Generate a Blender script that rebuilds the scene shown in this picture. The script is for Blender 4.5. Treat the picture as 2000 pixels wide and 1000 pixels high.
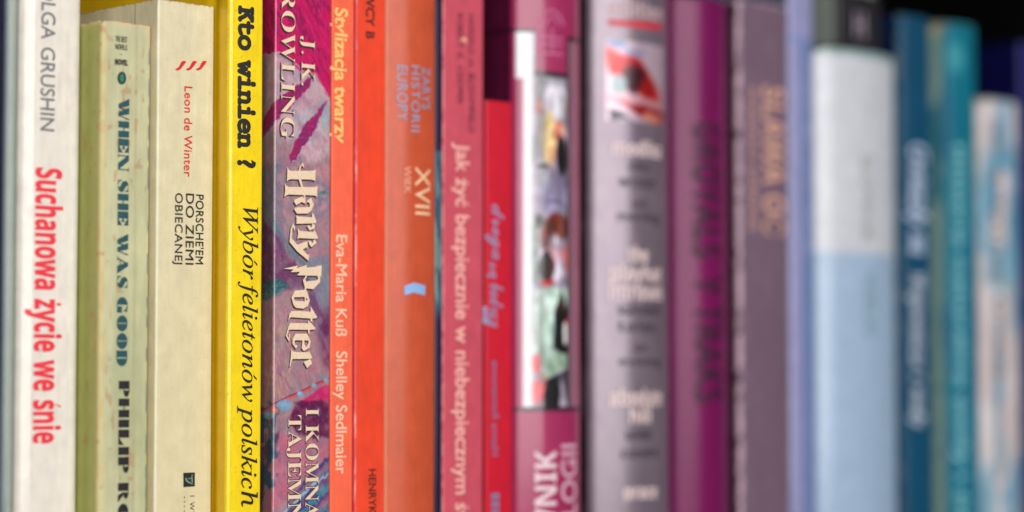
import bpy, bmesh, math, random
import numpy as np
from mathutils import Vector, Matrix
from mathutils.geometry import tessellate_polygon

for o in list(bpy.data.objects): bpy.data.objects.remove(o)
SC = bpy.context.scene; COL = SC.collection
R = math.radians

# ------------------------------------------------------------------ camera, world, light, exposure
YAW, PITCH, Z0, EYE, FPX = R(45), R(3), 0.75, 0.085, 4606.0     # metres; FPX = focal length on a 2000 px wide picture
cd = bpy.data.cameras.new('camera'); cam = bpy.data.objects.new('camera', cd); COL.objects.link(cam); SC.camera = cam
cd.sensor_width = 36; cd.lens = FPX/2000*36; cd.clip_start = 0.02; cd.clip_end = 50
cam.location = (-Z0*math.sin(YAW), -Z0*math.cos(YAW), EYE)
cam.rotation_euler = (R(90)+PITCH, 0, -YAW)
cd.dof.use_dof = True; cd.dof.focus_distance = 0.653; cd.dof.aperture_fstop = 4.1; cd.dof.aperture_blades = 0
W = bpy.data.worlds.new('World'); SC.world = W; W.use_nodes = True
W.node_tree.nodes['Background'].inputs[0].default_value = (0.80, 0.86, 1.0, 1)
W.node_tree.nodes['Background'].inputs[1].default_value = 0.05
def area(name, loc, target, sx, sy, power, col):
    l = bpy.data.lights.new(name, 'AREA'); l.shape = 'RECTANGLE'; l.size = sx; l.size_y = sy; l.energy = power; l.color = col
    o = bpy.data.objects.new(name, l); COL.objects.link(o); o.location = loc
    o.rotation_euler = (Vector(target)-Vector(loc)).to_track_quat('-Z', 'Y').to_euler()
    return o
area('window_light', (-0.58, -1.52, 0.50), (0, 0, 0.12), 3.1, 1.1, 47, (1.0, 0.98, 0.95))
SC.view_settings.view_transform = 'Standard'; SC.view_settings.look = 'None'; SC.view_settings.exposure = 0; SC.view_settings.gamma = 1
SC.cycles.use_denoising = True; SC.cycles.max_bounces = 6; SC.cycles.diffuse_bounces = 3; SC.cycles.glossy_bounces = 3
SC.cycles.use_adaptive_sampling = True; SC.cycles.adaptive_threshold = 0.02
SC.cycles.sample_clamp_indirect = 4

# ------------------------------------------------------------------ measuring: where a sight line meets a spine's plane (y = -p)
_m = cam.rotation_euler.to_matrix()
def hit(px, py, p):
    d = _m @ Vector(((px-1000)/FPX, (500-py)/FPX, -1))
    t = (-p-cam.location.y)/d.y
    q = Vector(cam.location)+d*t
    return q.x, q.z
c45 = math.cos(YAW); s45 = math.sin(YAW)
def x_at(px, p):
    q = (px-1000)/FPX
    return (q*Z0-p*(s45+q*c45))/(c45-q*s45)
def p_at(px, X):
    q = (px-1000)/FPX
    return (q*Z0+X*(q*s45-c45))/(s45+q*c45)

# ------------------------------------------------------------------ noise and paint helpers
def _h(ix, iy, seed):
    n = (ix.astype(np.int64)*374761393+iy.astype(np.int64)*668265263+seed*144665) & 0x7fffffff
    n = ((n ^ (n >> 13))*1274126177) & 0x7fffffff
    n = (n ^ (n >> 16)) & 0xffff
    return n/65535.0
def vn(x, y, seed=0):
    ix = np.floor(x); iy = np.floor(y); fx = x-ix; fy = y-iy
    fx = fx*fx*(3-2*fx); fy = fy*fy*(3-2*fy)
    a = _h(ix, iy, seed); b = _h(ix+1, iy, seed); c = _h(ix, iy+1, seed); d = _h(ix+1, iy+1, seed)
    return (a*(1-fx)+b*fx)*(1-fy)+(c*(1-fx)+d*fx)*fy
def fbm(x, y, seed=0, octv=4):
    s = 0; a = 0.5; t = 0
    for i in range(octv):
        s = s+a*vn(x, y, seed+i*7); t += a; a *= 0.55; x = x*2.03+5.1; y = y*2.03+9.7
    return s/t
def sm(a, b, x):
    t = np.clip((x-a)/(b-a), 0, 1); return t*t*(3-2*t)
def mix(c, col, m):
    m = np.clip(m, 0, 1)[:, None]
    return c*(1-m)+np.array(col)[None, :]*m
def inpoly(x, y, poly):
    r = np.zeros(len(x), bool); n = len(poly)
    for i in range(n):
        x0, y0 = poly[i]; x1, y1 = poly[(i+1) % n]
        if y0 == y1: continue
        k = ((y0 > y) != (y1 > y)) & (x < (x1-x0)*(y-y0)/(y1-y0)+x0)
        r ^= k
    return r
def polym(x, y, poly, soft=0.0):
    if soft <= 0: return inpoly(x, y, poly).astype(float)
    s = 0
    for dx, dy in ((0, 0), (1, 0), (-1, 0), (0, 1), (0, -1), (.7, .7), (-.7, .7), (.7, -.7), (-.7, -.7)):
        s = s+inpoly(x+dx*soft, y+dy*soft, poly)
    return s/9.0
def ell(x, y, cx, cy, rx, ry, soft=0.25):
    d = np.sqrt(((x-cx)/rx)**2+((y-cy)/ry)**2)
    return 1-sm(1-soft, 1+soft, d)
def rect(x, y, x0, x1, y0, y1, s=1.5):
    return sm(x0-s, x0+s, x)*(1-sm(x1-s, x1+s, x))*sm(y0-s, y0+s, y)*(1-sm(y1-s, y1+s, y))
def lin(c):
    c = np.clip(np.asarray(c, float), 0, 1)
    return np.where(c <= 0.04045, c/12.92, ((c+0.055)/1.055)**2.4)

# ------------------------------------------------------------------ materials
def mat_print(name, rough=0.45, coat=0.0, coat_rough=0.2, metallic=0.0, bump=0.03, scale=2500, spec=0.5, wave=0.0):
    m = bpy.data.materials.new(name); m.use_nodes = True; nt = m.node_tree; N = nt.nodes; L = nt.links
    b = N['Principled BSDF']
    at = N.new('ShaderNodeAttribute'); at.attribute_name = 'print'
    tc = N.new('ShaderNodeTexCoord')
    n1 = N.new('ShaderNodeTexNoise'); n1.inputs['Scale'].default_value = scale; n1.inputs['Detail'].default_value = 3
    L.new(tc.outputs['Object'], n1.inputs['Vector'])
    n2 = N.new('ShaderNodeTexNoise'); n2.inputs['Scale'].default_value = 180; n2.inputs['Detail'].default_value = 5
    L.new(tc.outputs['Object'], n2.inputs['Vector'])
    ad = N.new('ShaderNodeMath'); ad.operation = 'MULTIPLY_ADD'; ad.inputs[1].default_value = 0.5
    L.new(n1.outputs[0], ad.inputs[0]); L.new(n2.outputs[0], ad.inputs[2])
    mr = N.new('ShaderNodeMapRange'); mr.inputs[1].default_value = 0.45; mr.inputs[2].default_value = 1.05
    mr.inputs[3].default_value = 0.90; mr.inputs[4].default_value = 1.08
    L.new(ad.outputs[0], mr.inputs[0])
    mx = N.new('ShaderNodeVectorMath'); mx.operation = 'SCALE'
    L.new(at.outputs['Color'], mx.inputs[0]); L.new(mr.outputs[0], mx.inputs['Scale'])
    L.new(mx.outputs[0], b.inputs['Base Color'])
    rr = N.new('ShaderNodeMapRange'); rr.inputs[3].default_value = rough*0.85; rr.inputs[4].default_value = rough*1.2
    L.new(n2.outputs[0], rr.inputs[0]); L.new(rr.outputs[0], b.inputs['Roughness'])
    b.inputs['Metallic'].default_value = metallic
    b.inputs['Specular IOR Level'].default_value = spec
    b.inputs['Coat Weight'].default_value = coat; b.inputs['Coat Roughness'].default_value = coat_rough
    bp = N.new('ShaderNodeBump'); bp.inputs['Strength'].default_value = bump*8; bp.inputs['Distance'].default_value = 0.00005
    L.new(n1.outputs[0], bp.inputs['Height'])
    bp2 = N.new('ShaderNodeBump'); bp2.inputs['Strength'].default_value = 0.35+wave; bp2.inputs['Distance'].default_value = 0.00012*(1+6*wave)
    n3 = N.new('ShaderNodeTexNoise'); n3.inputs['Scale'].default_value = 60; n3.inputs['Detail'].default_value = 2
    mp = N.new('ShaderNodeMapping'); mp.inputs['Scale'].default_value = (1, 1, 0.35)
    L.new(tc.outputs['Object'], mp.inputs[0]); L.new(mp.outputs[0], n3.inputs['Vector'])
    L.new(n3.outputs[0], bp2.inputs['Height']); L.new(bp.outputs[0], bp2.inputs['Normal'])
    L.new(bp2.outputs[0], b.inputs['Normal']); L.new(bp2.outputs[0], b.inputs['Coat Normal'])
    return m
_ink = {}
def ink(rgb, rough=0.5, metallic=0.0):
    k = (tuple(rgb), rough, metallic)
    if k in _ink: return _ink[k]
    m = bpy.data.materials.new('ink'); m.use_nodes = True; nt = m.node_tree; b = nt.nodes['Principled BSDF']
    c = lin(rgb)
    n = nt.nodes.new('ShaderNodeTexNoise'); n.inputs['Scale'].default_value = 1500; n.inputs['Detail'].default_value = 3
    tc = nt.nodes.new('ShaderNodeTexCoord'); nt.links.new(tc.outputs['Object'], n.inputs['Vector'])
    r = nt.nodes.new('ShaderNodeValToRGB')
    r.color_ramp.elements[0].position = 0.3; r.color_ramp.elements[0].color = (*(c*0.9), 1)
    r.color_ramp.elements[1].position = 0.7; r.color_ramp.elements[1].color = (*np.clip(c*1.06+0.003, 0, 1), 1)
    nt.links.new(n.outputs[0], r.inputs[0]); nt.links.new(r.outputs[0], b.inputs['Base Color'])
    b.inputs['Roughness'].default_value = rough; b.inputs['Metallic'].default_value = metallic
    _ink[k] = m; return m
def mat_paper():
    m = bpy.data.materials.new('page_paper'); m.use_nodes = True; nt = m.node_tree; N = nt.nodes; L = nt.links
    b = N['Principled BSDF']; tc = N.new('ShaderNodeTexCoord'); mp = N.new('ShaderNodeMapping'); mp.inputs['Scale'].default_value = (9000, 30, 30)
    n = N.new('ShaderNodeTexNoise'); n.inputs['Scale'].default_value = 1; n.inputs['Detail'].default_value = 4
    L.new(tc.outputs['Object'], mp.inputs[0]); L.new(mp.outputs[0], n.inputs['Vector'])
    r = N.new('ShaderNodeValToRGB'); r.color_ramp.elements[0].position = .3; r.color_ramp.elements[0].color = (.42, .35, .24, 1)
    r.color_ramp.elements[1].position = .7; r.color_ramp.elements[1].color = (.72, .65, .5, 1)
    L.new(n.outputs[0], r.inputs[0]); L.new(r.outputs[0], b.inputs['Base Color'])
    bp = N.new('ShaderNodeBump'); bp.inputs['Strength'].default_value = .4; bp.inputs['Distance'].default_value = .0002
    L.new(n.outputs[0], bp.inputs['Height']); L.new(bp.outputs[0], b.inputs['Normal']); b.inputs['Roughness'].default_value = .9
    return m
PAPER = mat_paper()
def mat_dark(name, rgb, rough):
    m = bpy.data.materials.new(name); m.use_nodes = True; nt = m.node_tree; N = nt.nodes; L = nt.links
    b = N['Principled BSDF']; tc = N.new('ShaderNodeTexCoord'); mp = N.new('ShaderNodeMapping'); mp.inputs['Scale'].default_value = (4, 60, 60)
    n = N.new('ShaderNodeTexNoise'); n.inputs['Scale'].default_value = 3; n.inputs['Detail'].default_value = 6
    L.new(tc.outputs['Object'], mp.inputs[0]); L.new(mp.outputs[0], n.inputs['Vector'])
    r = N.new('ShaderNodeValToRGB'); r.color_ramp.elements[0].position = .3; r.color_ramp.elements[0].color = (*[v*.6 for v in rgb], 1)
    r.color_ramp.elements[1].position = .7; r.color_ramp.elements[1].color = (*[v*1.4 for v in rgb], 1)
    L.new(n.outputs[0], r.inputs[0]); L.new(r.outputs[0], b.inputs['Base Color']); b.inputs['Roughness'].default_value = rough; b.inputs['Specular IOR Level'].default_value = 0.1
    return m

def new_obj(name, verts, faces, mat, parent=None, smooth=False):
    me = bpy.data.meshes.new(name); me.from_pydata([tuple(v) for v in verts], [], faces)
    if mat: me.materials.append(mat)
    if smooth: me.polygons.foreach_set('use_smooth', [True]*len(me.polygons))
    o = bpy.data.objects.new(name, me); COL.objects.link(o)
    if parent: o.parent = parent
    return o
def box(name, x0, x1, y0, y1, z0, z1, mat, parent=None, bevel=0.0):
    v = [(x, y, z) for z in (z0, z1) for y in (y0, y1) for x in (x0, x1)]
    f = [(0, 2, 3, 1), (4, 5, 7, 6), (0, 1, 5, 4), (2, 6, 7, 3), (0, 4, 6, 2), (1, 3, 7, 5)]
    o = new_obj(name, v, f, mat, parent)
    if bevel:
        b = bmesh.new(); b.from_mesh(o.data)
        bmesh.ops.bevel(b, geom=b.edges[:], offset=bevel, segments=3, affect='EDGES', profile=0.5)
        b.to_mesh(o.data); b.free(); o.data.polygons.foreach_set('use_smooth', [True]*len(o.data.polygons))
    return o

# ------------------------------------------------------------------ the shelf (setting)
WOOD = mat_dark('dark_shelf_wood', (0.018, 0.014, 0.012), 0.5)
o = box('shelf_board', -0.6, 0.75, -0.05, 0.27, -0.02, 0.0, WOOD); o['kind'] = 'structure'
o = box('added_upper_board', -0.6, 0.75, -0.03, 0.27, 0.243, 0.263, WOOD); o['kind'] = 'structure'  # unseen board, added to keep light off the deeper covers
o = box('back_wall', -0.6, 0.75, 0.272, 0.29, -0.02, 0.45, mat_dark('back_panel_black', (0.004, 0.004, 0.004), 0.8)); o['kind'] = 'structure'

# ------------------------------------------------------------------ lettering
def _ma(s, up, lo):
    r = ''
    for c in s:
        if 'A' <= c <= 'Z': r += chr(up+ord(c)-65)
        elif 'a' <= c <= 'z': r += '\u210e' if (lo == 0x1d44e and c == 'h') else chr(lo+ord(c)-97)
        else: r += c
    return r
FACES = {'sans': None, 'serifb': (0x1d400, 0x1d41a), 'italic': (0x1d434, 0x1d44e), 'bitalic': (0x1d468, 0x1d482),
         'script': (0x1d4d0, 0x1d4ea), 'mono': (0x1d670, 0x1d68a), 'sansb': (0x1d5d4, 0x1d5ee)}
BASE = {'ż': ('z', 'dot'), 'Ż': ('Z', 'dot'), 'ó': ('o', 'ac'), 'Ó': ('O', 'ac'), 'ś': ('s', 'ac'), 'Ś': ('S', 'ac'), 'ć': ('c', 'ac'),
        'ę': ('e', 'og'), 'Ę': ('E', 'og'), 'Ł': ('L', 'sl'), 'ł': ('l', 'sl'), 'ą': ('a', 'og'), 'Ą': ('A', 'og')}
_gl = {}
def _mesh_of(s, off, resu=5, dil=0.0):
    cu = bpy.data.curves.new('glyph', 'FONT'); cu.body = s; cu.offset = off; cu.resolution_u = resu; cu.fill_mode = 'FRONT'
    if dil: cu.bevel_depth = dil; cu.bevel_resolution = 2 if dil > .04 else 1
    ob = bpy.data.objects.new('glyph', cu); COL.objects.link(ob)
    bpy.context.view_layer.update()
    dg = bpy.context.evaluated_depsgraph_get(); me = ob.evaluated_get(dg).to_mesh()
    v = np.array([tuple(q.co) for q in me.vertices]) if len(me.vertices) else np.zeros((0, 3))
    if dil and len(v): v[:, 2] /= dil
    f = [tuple(p.vertices) for p in me.polygons if p.normal.z > -2]
    ob.evaluated_get(dg).to_mesh_clear(); bpy.data.objects.remove(ob); bpy.data.curves.remove(cu)
    return v, f
def glyph(ch, face, off, dil=0.0):
    k = (ch, face, off, dil)
    if k in _gl: return _gl[k]
    r = FACES[face]; s = _ma(ch, *r) if r else ch
    v, f = _mesh_of(s, off, 5, dil)
    v2, _ = _mesh_of(s+s, off, 5, dil)
    adv = (v2[:, 0].max()-v[:, 0].max()) if len(v) else 0.3
    _gl[k] = (v, f, adv); return _gl[k]
def layout(text, face, off=0.0, space=0.30, track=0.0, dil=0.0):
    if face == 'fat': return fat_layout(text, space)
    cap = glyph('H', face, off, dil)[0][:, 1].max()
    V = []; F = []; x = 0
    for ch in text:
        if ch == ' ': x += space+track; continue
        acc = None
        if ch in BASE: ch, acc = BASE[ch]
        v, f, adv = glyph(ch, face, off, dil)
        n = len(V); V += [(a+x, b, c) for a, b, c in v]; F += [tuple(i+n for i in q) for q in f]
        if acc and len(v):
            cx = (v[:, 0].min()+v[:, 0].max())/2+x; tp = v[:, 1].max(); w = 0.09+off*1.6; t = 0.06+off
            if acc == 'ac': P = [(cx-w*.5, tp+.05), (cx-w*.5+t, tp+.05), (cx+w+t*.8, tp+.2), (cx+w-t*.4, tp+.2)]
            elif acc == 'dot': P = [(cx-t, tp+.06), (cx+t, tp+.06), (cx+t, tp+.06+2*t), (cx-t, tp+.06+2*t)]
            elif acc == 'og': P = [(cx+.04, 0), (cx+.04+t*1.2, 0), (cx+.04+t, -.09), (cx+.16, -.12), (cx+.16, -.12-t*.9), (cx+.03, -.13-t*.5)]
            else: P = [(v[:, 0].min()+x-.06, .26), (v[:, 0].min()+x-.06, .26+t*1.3), (v[:, 0].min()+x+.25, .44+t*1.3), (v[:, 0].min()+x+.25, .44)]
            n = len(V); V += [(a, b, 0) for a, b in P]
            F += [(n, n+1, n+2, n+3)] if len(P) == 4 else [(n, n+1, n+2), (n, n+2, n+5), (n+2, n+3, n+4, n+5)]
        x += adv+track
    V = np.array(V, float); V[:, 0] -= V[:, 0].min(); V[:, 1] /= cap
    V[:, 0] /= V[:, 0].max()
    return V if dil else V[:, :2], F          # x 0..1 along the word, y in cap heights

# fat-face capitals: very heavy stems, hairline joins (drawn in cap heights)
def _half(cx, cy, rx, ry, a0, a1, n=12): return [(cx+rx*math.cos(a0+(a1-a0)*i/n), cy+ry*math.sin(a0+(a1-a0)*i/n)) for i in range(n+1)]
_PI = math.pi
FAT = {
 'H': (1.35, [[(.03, 0), (.55, 0), (.55, 1), (.03, 1)], [(.80, 0), (1.32, 0), (1.32, 1), (.80, 1)], [(.55, .46), (.80, .46), (.80, .54), (.55, .54)]]),
 'I': (.66, [[(.06, 0), (.60, 0), (.60, 1), (.06, 1)]]),
 'E': (1.2, [[(.03, 0), (.58, 0), (.58, 1), (.03, 1)], [(.58, .93), (1.12, .58), (1.14, 1), (.58, 1)], [(.58, 0), (1.14, 0), (1.14, .42), (.58, .07)], [(.58, .46), (.86, .34), (.86, .66), (.58, .54)]]),
 'L': (1.1, [[(.03, 0), (.58, 0), (.58, 1), (.03, 1)], [(.58, 0), (1.06, 0), (1.08, .5), (.58, .07)]]),
 'T': (1.3, [[(.39, 0), (.92, 0), (.92, 1), (.39, 1)], [(0, 1), (.39, 1), (.39, .93), (.02, .55)], [(.92, 1), (1.3, 1), (1.28, .55), (.92, .93)]]),
 'N': (1.4, [[(.10, 0), (.18, 0), (.18, 1), (.10, 1)], [(.02, 1), (.52, 1), (1.28, 0), (.74, 0)], [(1.20, 0), (1.28, 0), (1.28, 1), (1.20, 1)], [(0, 0), (.3, 0), (.3, .06), (0, .06)], [(1.08, .94), (1.4, .94), (1.4, 1), (1.08, 1)]]),
 'W': (1.75, [[(0, 1), (.55, 1), (.82, .1), (.72, 0), (.46, 0)], [(.72, 0), (.80, 0), (.98, .7), (.88, .8)], [(.70, 1), (1.22, 1), (1.44, .1), (1.36, 0), (1.10, 0)], [(1.36, 0), (1.42, 0), (1.72, 1), (1.62, 1)]]),
 'A': (1.45, [[(.44, 1), (.78, 1), (1.38, 0), (.76, 0)], [(.10, 0), (.19, 0), (.60, .8), (.52, .92)], [(.30, .24), (.9, .24), (.88, .31), (.32, .31)], [(0, 0), (.34, 0), (.34, .06), (0, .06)]]),
 'S': (1.1, [[(.12, .70), (.26, .93), (.56, 1), (.50, .90), (.52, .78), (.98, .50), (1.05, .28), (.88, .06), (.52, 0), (.64, .10), (.60, .22), (.22, .42)], [(.56, 1), (.86, .86), (.98, .60), (1.0, 1), (.9, .95), (.7, 1)], [(.52, 0), (.22, .14), (.08, .42), (.06, 0), (.18, .05), (.36, 0)]]),
 'O': (1.35, [_half(.64, .5, .60, .5, _PI/2, 3*_PI/2), _half(.71, .5, .60, .5, -_PI/2, _PI/2), [(.62, .95), (.73, .95), (.73, 1), (.62, 1)], [(.62, 0), (.73, 0), (.73, .05), (.62, .05)]]),
 'G': (1.4, [_half(.64, .5, .60, .5, _PI/2, 3*_PI/2), [(.62, .95), (.9, .9), (1.15, .62), (1.2, 1), (1.05, .95), (.85, 1), (.62, 1)], [(.78, .02), (1.28, .02), (1.28, .46), (.78, .46)], [(.62, 0), (.8, 0), (.8, .06), (.62, .06)]]),
 'D': (1.3, [[(.03, 0), (.56, 0), (.56, 1), (.03, 1)], _half(.66, .5, .60, .5, -_PI/2, _PI/2), [(.56, .94), (.68, .94), (.68, 1), (.56, 1)], [(.56, 0), (.68, 0), (.68, .06), (.56, .06)]]),
 'P': (1.15, [[(.03, 0), (.58, 0), (.58, 1), (.03, 1)], _half(.68, .72, .44, .28, -_PI/2, _PI/2), [(.58, .94), (.7, .94), (.7, 1), (.58, 1)], [(.58, .44), (.7, .44), (.7, .5), (.58, .5)]]),
 'R': (1.35, [[(.03, 0), (.58, 0), (.58, 1), (.03, 1)], _half(.68, .74, .44, .26, -_PI/2, _PI/2), [(.58, .94), (.7, .94), (.7, 1), (.58, 1)], [(.64, .5), (.90, .47), (1.32, .05), (1.3, 0), (.86, 0)]])}
def fat_layout(text, space):
    V = []; F = []; x = 0
    for ch in text:
        if ch == ' ': x += space; continue
        w_, L_ = FAT[ch]
        for pl in L_:
            n = len(V); V += [(a+x, b_) for a, b_ in pl]
            F += [tuple(n+i for i in t) for t in tessellate_polygon([[Vector((a, b_, 0)) for a, b_ in pl]])]
        x += w_+.05
    V = np.array(V, float); V[:, 0] /= V[:, 0].max()
    return V, F

# ------------------------------------------------------------------ a book
class Book:
    pass
_prev = {'X1': None}
def face_y(b, x):
    """depth (metres, + is into the shelf) of the spine surface at local x"""
    t = (x-b.w/2)/(b.w/2); y = b.bulge*t*t
    r = b.r
    if x < r: q = (r-x)/r; y += r*(1-math.sqrt(max(0, 1-q*q)))
    if x > b.w-r: q = (x-(b.w-r))/r; y += r*(1-math.sqrt(max(0, 1-min(1, q)**2)))
    return y
def make_book(name, label, pxL, pxR, gap, H, art, r=0.5, bulge=0.0, D=130, hard=False, groove=0.0, step=0.4, mat=None,
              X0=None, p=None, lean=0.0, topwear=0.15, corner=0.8, tilt_round=0.0):
    b = Book(); b.pxL, b.pxR = pxL, pxR
    if p is None:
        if _prev['X1'] is None: p = 0.0; X0 = x_at(pxL, p)
        else: X0 = _prev['X1']+gap/1000; p = p_at(pxL, X0)
    rec = (bulge+.35*r)/1000; p = p+rec       # the middle of a rounded spine stands proud of its corners
    b.X0 = X0; b.p = p; X1 = x_at(pxR, p-rec); b.w = X1-X0; _prev['X1'] = X1; b.H = H
    b.r = r/1000; b.bulge = bulge/1000
    if H < 0: H = hit((pxL+pxR)/2, -H-1000, p)[1]-.0005      # measured height of the top edge
    b.H = H
    root = bpy.data.objects.new(name, None); COL.objects.link(root); root.location = (X0, -p, 0.0005)
    root.rotation_euler = (0, lean, 0)
    root.empty_display_size = 0.02
    root['label'] = label; root['category'] = 'book'; b.root = root
    w = b.w; D = D/1000; st = step/1000
    # outline seen from above: list of (x, y, a) ; a = distance along the outline from the left corner
    g = groove/1000
    def side(y): return g*math.exp(-((y-b.r-b.bulge-0.0062)/0.0022)**2)
    ys = list(np.arange(b.r+b.bulge+st, 0.030, st*1.2))+list(np.linspace(0.031, D, 14))
    left = [(side(y), y, -y) for y in reversed(ys)]
    arcn = 6
    sp = []
    for i in range(arcn+1):
        t = i/arcn*math.pi/2; x = b.r*(1-math.cos(t)); sp.append((x, b.r*(1-math.sin(t))+b.bulge*((x-w/2)/(w/2))**2, x))
    n = max(4, int((w-2*b.r)/st))
    for i in range(1, n):
        x = b.r+(w-2*b.r)*i/n; sp.append((x, b.bulge*((x-w/2)/(w/2))**2, x))
    for i in range(arcn+1):
        t = i/arcn*math.pi/2; x = w-b.r+b.r*math.sin(t); sp.append((x, b.r*(1-math.cos(t))+b.bulge*((x-w/2)/(w/2))**2, x))
    right = [(w-side(y), y, w+y) for y in list(np.linspace(b.r+b.bulge+st, 0.012, 10))+list(np.linspace(0.014, D, 8))]
    tck = 0.0022 if hard else 0.0004
    zt0 = hit((pxL+pxR)/2, 0, p)[1]; zt1 = hit((pxL+pxR)/2, 1000, p)[1]

    b.z_of = lambda py: zt0+(zt1-zt0)*py/1000
    zs = np.concatenate([np.linspace(0, 0.028, 5), np.arange(0.030, H-0.0030, st), np.linspace(H-0.003, H, 9)])
    seed = len(label)*13+int(pxL)
    def strip(pname, prof, closed_in, m):
        P = np.array(prof); nx = len(P)
        Xg = np.repeat(P[None, :, 0], len(zs), 0); Yg = np.repeat(P[None, :, 1], len(zs), 0); Ag = np.repeat(P[None, :, 2], len(zs), 0)
        Zg = np.repeat(zs[:, None], nx, 1)
        rc = corner/1000
        dist = np.minimum(np.abs(Ag), np.abs(w-Ag))
        onsp = (Ag > -rc) & (Ag < w+rc)
        drop = np.where(onsp & (dist < rc), rc*(1-np.sqrt(np.clip(1-((rc-dist)/rc)**2, 0, 1))), 0)
        drop = np.where((Ag <= 0) | (Ag >= w), np.where(hard, 0, drop), drop)
        wob = (fbm(Ag*900, Ag*0+seed, seed)-0.5)*topwear/1000*2
        Zg = Zg+np.clip((Zg-(H-0.004))/0.004, 0, 1)*(wob-drop*0.7)
        # gentle irregularity of the cover, never perfectly flat
        Yg = Yg+(vn(Ag*60+3, Zg*22, seed)-0.5)*0.00018*(onsp)
        V = [(x, y, z) for x, y, z in zip(Xg.ravel(), Yg.ravel(), Zg.ravel())]
        F = []
        for j in range(len(zs)-1):
            o_ = j*nx
            F += [(o_+i, o_+i+1, o_+nx+i+1, o_+nx+i) for i in range(nx-1)]
        # inner wall and rims give the cover its thickness
        n0 = len(V)
        dx = np.gradient(P[:, 0]); dy = np.gradient(P[:, 1]); L_ = np.hypot(dx, dy)+1e-9
        inn = np.stack([P[:, 0]-dy/L_*tck, P[:, 1]+dx/L_*tck], 1)
        topz = Zg[-1]
        V += [(a, c, 0) for a, c in inn]+[(a, c, z) for (a, c), z in zip(inn, topz)]
        top0 = (len(zs)-1)*nx
        for i in range(nx-1):
            F.append((n0+i+1, n0+i, n0+nx+i, n0+nx+i+1))
            F.append((top0+i, top0+i+1, n0+nx+i+1, n0+nx+i)); F.append((i+1, i, n0+i, n0+i+1))
        ob = new_obj(pname, V, F, m, root, smooth=True)
        A = Ag.ravel()*1000; Z = Zg.ravel()
        Xw = X0+Xg.ravel(); Pw = p-Yg.ravel()
        PX = 1000+FPX*(Xw*c45+Pw*s45)/(Z0+Xw*s45-Pw*c45); PY = (Z-zt0)/(zt1-zt0)*1000
        rgb = art(dict(A=A, PX=PX, PY=PY, Z=Z*1000, w=w*1000, H=H*1000, D=np.where(A < 0, -A, 0), seed=seed, N=len(A)))
        rgb = np.concatenate([lin(rgb)**1.07, np.tile(lin([.75, .70, .6])[None, :], (2*nx, 1))])
        ca = ob.data.color_attributes.new('print', 'FLOAT_COLOR', 'POINT')
        ca.data.foreach_set('color', np.concatenate([rgb, np.ones((len(rgb), 1))], 1).astype(np.float32).ravel())
        # rims stay crisp
        ob.data.polygons.foreach_set('use_smooth', [i < (len(zs)-1)*(nx-1) for i in range(len(ob.data.polygons))])
        return ob
    b.mat = mat
    strip('back_cover', left+[sp[0]], True, mat); b.spine = strip('spine', sp, True, mat); strip('front_cover', [sp[-1]]+right, True, mat)
    inset = 0.003 if hard else 0.0005
    pb = box('page_block', tck+0.0002+g, w-tck-0.0002-g, b.r+b.bulge+tck+0.0006+(0.001 if hard else 0), D-inset, 0.0002+inset, H-inset-0.0006, PAPER, root)
    return b

def on_spine(b, name, V2, F, rgb, eps=0.06, rough=0.5, label=None, cuts=True, metallic=0.0):
    """V2: (local x, local z) points; laid on the curved spine as flat print"""
    bm = bmesh.new()
    rel = [q[2] if len(q) > 2 else 0 for q in V2]
    vs = [bm.verts.new((q[0], -rel[i]*.00004, q[1])) for i, q in enumerate(V2)]
    for f in F:
        try: bm.faces.new([vs[i] for i in f])
        except ValueError: pass
    bmesh.ops.remove_doubles(bm, verts=bm.verts[:], dist=1e-7)
    if b.bulge > 0.0003 and cuts:
        xs = [v.co.x for v in bm.verts]; x0, x1 = min(xs), max(xs); n = int(min(40, max(2, (x1-x0)/0.0012)))
        for i in range(1, n):
            bmesh.ops.bisect_plane(bm, geom=bm.verts[:]+bm.edges[:]+bm.faces[:], plane_co=(x0+(x1-x0)*i/n, 0, 0), plane_no=(1, 0, 0))
    for v in bm.verts: v.co.y += face_y(b, v.co.x)-eps/1000-0.00009
    for f in bm.faces:
        f.normal_update()
        if f.normal.y > 0: f.normal_flip()
    me = bpy.data.meshes.new(name); bm.to_mesh(me); bm.free(); me.materials.append(ink(rgb, rough, metallic))
    o = bpy.data.objects.new(name, me); COL.objects.link(o); o.parent = b.root
    if label: o['label'] = label
    return o
def loc(b, px, py):
    X, Z = hit(px, py, b.p)
    if b.bulge > 0.0003:
        for i in range(4): X, Z = hit(px, py, b.p-face_y(b, min(b.w, max(0, X-b.X0))))
    return X-b.X0, Z-0.0005
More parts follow.
